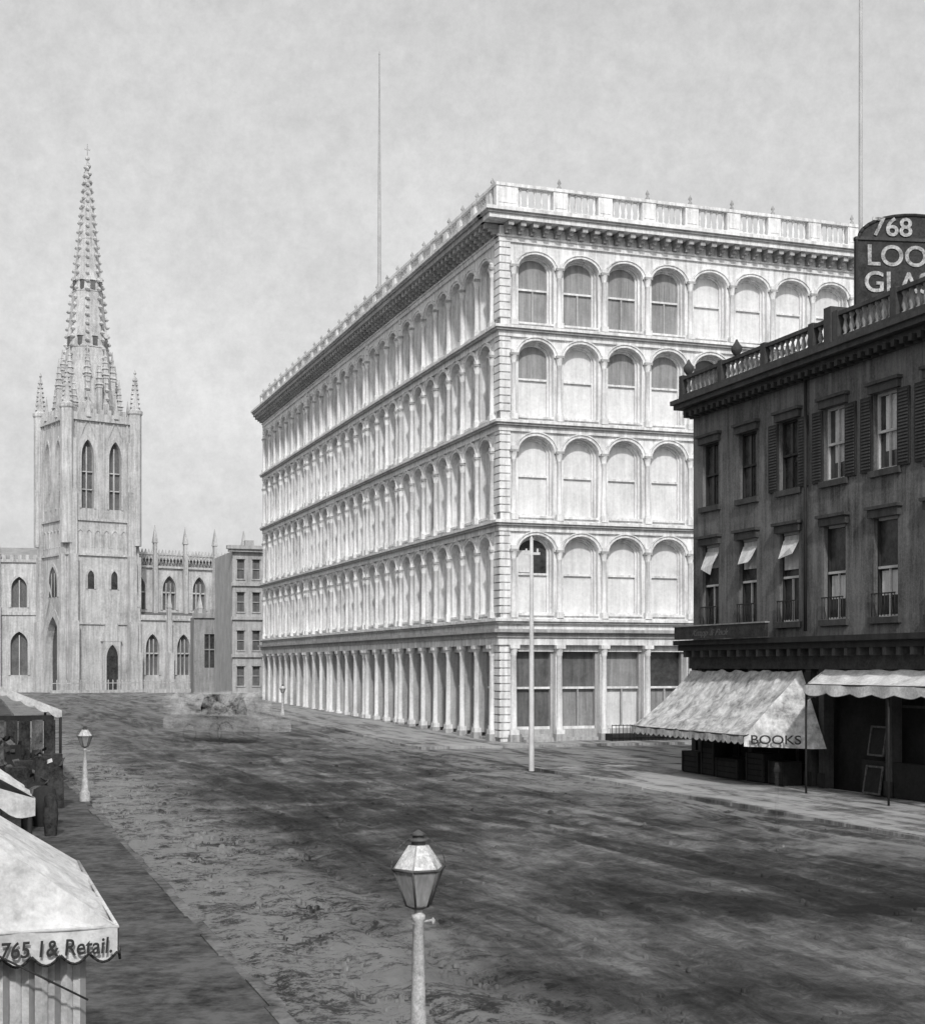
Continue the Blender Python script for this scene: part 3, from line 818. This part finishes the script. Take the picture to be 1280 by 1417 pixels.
b.lathe(sc,sc,[(3.9,36.4),(3.9,38.5),(3.5,38.7),(.12,71.2),(.3,71.4),(.3,71.6),(.04,71.9)],8,c,math.pi/8,False)
b.box(sc-.05,sc+.05,sc-.05,sc+.05,71.8,73.4,c); b.box(sc-.4,sc+.4,sc-.04,sc+.04,72.6,72.8,c)
for a in range(8):
    an=math.pi/8+a*math.pi/4; z=39.
    while z<70.5:
        rr=3.5*(71.2-z)/(71.2-38.7)+.05; s=random.uniform(.2,.3) if z<55 else .2
        b.taper(sc+(rr+.1)*math.cos(an),sc+(rr+.1)*math.sin(an),z,z+.22,s*.5,s,c)
        b.taper(sc+(rr+.1)*math.cos(an),sc+(rr+.1)*math.sin(an),z+.22,z+.6,s,.03,c)
        z+=random.uniform(.95,1.25)
for z in (46,53.5,60.5):
    rr=3.5*(71.2-z)/(32.5); b.lathe(sc,sc,[(rr,z),(rr+.12,z+.1),(rr+.1,z+.3),(rr-.05,z+.4)],8,c,math.pi/8,False)
for a in range(8):
    an=a*math.pi/4
    for z,hh in ((47.5,1.6),(55,1.2)):
        rr=3.5*(71.2-z)/32.5*.93; x=sc+rr*math.cos(an); y=sc+rr*math.sin(an)
        b.taper(x,y,z-1.2,z,.3,.26,'churchd'); b.taper(x,y,z,z+hh,.38,.03,c)
for a in range(16):
    an=a*math.pi/8; rr=(3.9,3.2,4.4,3.2)[a%4]; 
    x=sc+rr*math.cos(an); y=sc+rr*math.sin(an); hh=(44.5,46.,42.,46.)[a%4]
    b.box(x-.3,x+.3,y-.3,y+.3,36.5,hh-4.,c); b.taper(x,y,hh-4,hh,.38,.03,c)
    for k in range(4): b.taper(x,y,hh-3.6+k*.8,hh-3.3+k*.8,.5-.1*k,.3-.07*k,c)
obj('tower_and_spire',b,ch)
b=B(); NX=T; NL=45; n=10; bwn=4.5
b.box(NX+.3,NX+NL,5.02,16,0,19.0,c)
for i in range(n):
    x0=NX+.2+i*bwn; cx=x0+bwn/2
    b.archwall(x0,x0+bwn,11.2,17.6,cx,1.0,11.9,14.6,2.0,4.4,.55,c,'point')
    b.archring(cx,1.0,1.25,14.6,2.0,2.4,4.28,4.4,c,11.9,'point')
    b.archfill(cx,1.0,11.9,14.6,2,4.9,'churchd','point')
    for dx in (-.33,.33): b.box(cx+dx-.06,cx+dx+.06,4.6,4.8,11.9,15.6,c)
    b.box(cx-1,cx+1,4.6,4.8,14.2,14.4,c)
    b.archwall(x0,x0+bwn,.3,10.3,cx,.95,3.,6.6,1.9,0,.6,c,'point')
    b.archring(cx,.95,1.25,6.6,1.9,2.35,-.12,0,c,3.,'point')
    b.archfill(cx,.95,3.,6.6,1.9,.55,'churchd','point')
    for dx in (-.3,.3): b.box(cx+dx-.06,cx+dx+.06,.2,.4,3.,7.8,c)
    b.box(cx-.95,cx+.95,.2,.4,5.8,6.,c)
    b.box(x0-.35,x0+.35,-1.2,0.0,.3,6.,c); b.box(x0-.32,x0+.32,-.7,0.0,6.,10.3,c)
    b.box(x0-.25,x0+.25,-.6,-.1,10.3,12,c); b.taper(x0,-.35,12,14,.32,.02,c)
    b.box(x0-.28,x0+.28,3.7,4.4,11,19.4,c); b.box(x0-.22,x0+.22,3.8,4.3,19.4,21,c); b.taper(x0,4.05,21,23.4,.34,.03,c)
    for k in range(9):
        xx=x0+.25+k*.5
        b.tube((xx-.22,4.3,17.9),(xx+.22,4.3,19.4),.07,c,4); b.tube((xx+.22,4.3,17.9),(xx-.22,4.3,19.4),.07,c,4)
        b.taper(xx,4.3,19.65,20.15,.14,.04,c)
b.box(NX,NX+NL,4.1,4.5,17.6,17.9,c); b.box(NX,NX+NL,4.15,4.45,19.4,19.65,c)
b.box(NX,NX+NL,-.25,.3,10.3,10.55,c); b.box(NX,NX+NL,-.1,.1,10.55,11.,c)
b.add([(NX,.1,10.6),(NX+NL,.1,10.6),(NX+NL,4.5,11.6),(NX,4.5,11.6)],[(0,1,2,3)],'churchd')
b.box(NX+.01,NX+NL,-.3,4.9,0,.4,c)
b.add([(NX,4.4,18.8),(NX+NL,4.4,18.8),(NX+NL,11,20.2),(NX,11,20.2)],[(0,1,2,3)],'roof')
obj('nave_and_aisle',b,ch)
b=B()
for i in range(70):
    x=-5+i*.6; b.box(x-.05,x+.05,-8.05,-7.95,.85,2.3,'church'); b.taper(x,-8,2.3,2.55,.08,.01,'church')
b.box(-5,37,-8.04,-7.96,2.05,2.15,'church'); b.box(-5.2,37,-8.15,-7.85,.8,1.25,'church')
o=obj('churchyard_fence',b); o.matrix_world=FC

re=empty('stone_rectory',frame((-72,188,0),(.985,.17,0))); b=B()
for i in range(3):
    for (z0,z1,s,zz,r,hw) in ((.3,11,3.,7.2,1.6,1.1),(11,18,12,14.6,1.5,1.0)):
        x0=i*5.3; b.archwall(x0,x0+5.3,z0,z1,x0+2.65,hw,s,zz,r,0,.6,c,'point'); b.archring(x0+2.65,hw,hw+.3,zz,r,r+.4,-.12,0,c,s,'point'); b.archfill(x0+2.65,hw,s,zz,r,.55,'churchd','point')
        b.box(x0+2.58,x0+2.72,.2,.4,s,zz+r*.7,c)
    b.box(x0-.4,x0+.4,-.9,0,.3,12,c); b.box(x0-.3,x0+.3,-.5,0,12,19,c); b.taper(x0,-.25,19,21.4,.35,.03,c)
b.box(-.2,15.9,-.2,.1,11,11.4,c); b.box(-.2,15.9,-.25,.2,18,18.4,c)
for i in range(16): b.box(.1+i,.6+i,-.2,.15,18.4,19,c)
b.box(0.02,15.8,.62,14,0,18.2,c)
b.add([(-.3,.3,18.3),(15.9,.3,18.3),(15.9,7,20.5),(-.3,7,20.5)],[(0,1,2,3)],'roof')
obj('walls',b,re)

an=empty('stone_annexe',frame((-33.4,178,0),(.97,.24,0))); b=B(); k='annex'
b.rectwall(0,12,.3,10.6,[(1.3,2.5,4,8.2)],0,.4,k); b.add([(1.3,.35,4),(2.5,.35,4),(2.5,.35,8.2),(1.3,.35,8.2)],[(0,1,2,3)],'glass')
b.box(1.85,1.95,.1,.3,4,8.2,k); b.box(1.3,2.5,.1,.3,6.2,6.35,k)
b.box(-.2,12,-.25,0,10.2,10.8,k); b.box(.0,12,.42,8,0,10.4,k)
for i in range(12): b.box(i,i+.5,-.2,.1,10.8,11.3,k)
obj('walls',b,an)
th=empty('stone_townhouse',frame((-25.7,160,0),V)); b=B(); k='town'
rc=[]
for i in range(4):
    for z in (2.,6.,10.3,14.): rc.append((.5+i*1.75,1.3+i*1.75,z,z+2.2))
b.rectwall(0,9,.3,17,rc,0,.3,k)
for r in rc:
    b.add([(r[0],.27,r[2]),(r[1],.27,r[2]),(r[1],.27,r[3]),(r[0],.27,r[3])],[(0,1,2,3)],'pane'); b.box(r[0]-.1,r[1]+.1,-.15,0,r[3],r[3]+.25,k); b.box(r[0]-.1,r[1]+.1,-.1,0,r[2]-.15,r[2],k)
    b.box(r[0],r[1],.15,.25,r[2]+1.05,r[2]+1.13,k)
for z in (9.4,5.2,13.2): b.box(-.2,9,-.25,0,z,z+.35,k)
b.box(-.5,9,-.5,.2,17,17.3,k); b.box(-.7,9,-.75,.2,17.3,17.7,k); b.box(0,9,.32,12,0,17.1,k); b.box(2,3,3,4,17.1,18.6,k)
obj('walls',b,th)

FWS=frame(CT(-3.4,-30),U)
ws=empty('row_of_shops',FWS); b=B()
for (x0,x1,h) in ((0,62,8.5),(62,95,12),(95,130,14),(130,190,15)):
    rc=[]
    x=x0+1.2
    while x<x1-1.6:
        z=5.2
        while z+2.4<h: rc.append((x,x+1.1,z,z+2.1)); z+=3.4
        x+=2.6
    b.rectwall(x0,x1,0,h,rc,0,.25,'mbuild')
    for r in rc: b.add([(r[0],.22,r[2]),(r[1],.22,r[2]),(r[1],.22,r[3]),(r[0],.22,r[3])],[(0,1,2,3)],'glass'); b.box(r[0],r[1],.1,.2,r[2]+1,r[2]+1.07,'sash')
    b.box(x0,x1-.02,.3,12,0,h-.05,'mbuild'); b.box(x0,x1-.02,-.4,.3,h,h+.4,'bricktrim'); b.box(x0,x1-.02,-.3,0,4.2,4.6,'bricktrim')
obj('front_walls',b,ws)

# ------------------------------------------------------------ sun, sky, camera
az=Vector((.10,-1,0)).normalized(); el=math.radians(40)
sd=Vector((az.x*math.cos(el),az.y*math.cos(el),math.sin(el)))
sl=bpy.data.lights.new('sun','SUN'); sl.energy=2.5; sl.angle=math.radians(2.5); sl.color=(1,.99,.98)
so=bpy.data.objects.new('sun',sl); link(so); so.rotation_euler=sd.to_track_quat('Z','Y').to_euler()
w=bpy.data.worlds.new('World'); S.world=w; w.use_nodes=True
n=w.node_tree.nodes; l=w.node_tree.links; bg=n['Background']
sk=n.new('ShaderNodeTexSky'); sk.sky_type='NISHITA'; sk.sun_disc=False; sk.sun_elevation=el
sk.sun_rotation=math.atan2(az.x,az.y); sk.dust_density=4; sk.air_density=1.5
bw=n.new('ShaderNodeRGBToBW'); l.new(sk.outputs[0],bw.inputs[0])
ma=n.new('ShaderNodeMath'); ma.operation='MULTIPLY_ADD'; ma.inputs[1].default_value=.6; ma.inputs[2].default_value=3.7
l.new(bw.outputs[0],ma.inputs[0])
tc=n.new('ShaderNodeTexCoord')
def wn(s,lo,hi,prev):
    nz=n.new('ShaderNodeTexNoise'); nz.inputs['Scale'].default_value=s; nz.inputs['Detail'].default_value=10; nz.inputs['Roughness'].default_value=.8
    l.new(tc.outputs['Generated'],nz.inputs['Vector'])
    mr=n.new('ShaderNodeMapRange'); mr.inputs[1].default_value=.3; mr.inputs[2].default_value=.7; mr.inputs[3].default_value=lo; mr.inputs[4].default_value=hi
    l.new(nz.outputs['Fac'],mr.inputs[0])
    mu=n.new('ShaderNodeMath'); mu.operation='MULTIPLY'; l.new(prev,mu.inputs[0]); l.new(mr.outputs[0],mu.inputs[1]); return mu.outputs[0]
o1=wn(4,.86,1.12,ma.outputs[0]); o2=wn(70,.90,1.09,o1)
l.new(o2,bg.inputs[0]); bg.inputs[1].default_value=.12
cam=bpy.data.cameras.new('camera'); co=bpy.data.objects.new('camera',cam); link(co)
co.location=(0,0,4.2); co.rotation_euler=(math.pi/2,0,0)
cam.sensor_fit='HORIZONTAL'; cam.sensor_width=36; cam.lens=1980/1280*36; cam.shift_y=(922-708.5)/1280
cam.clip_end=6000; cam.clip_start=.1
S.camera=co
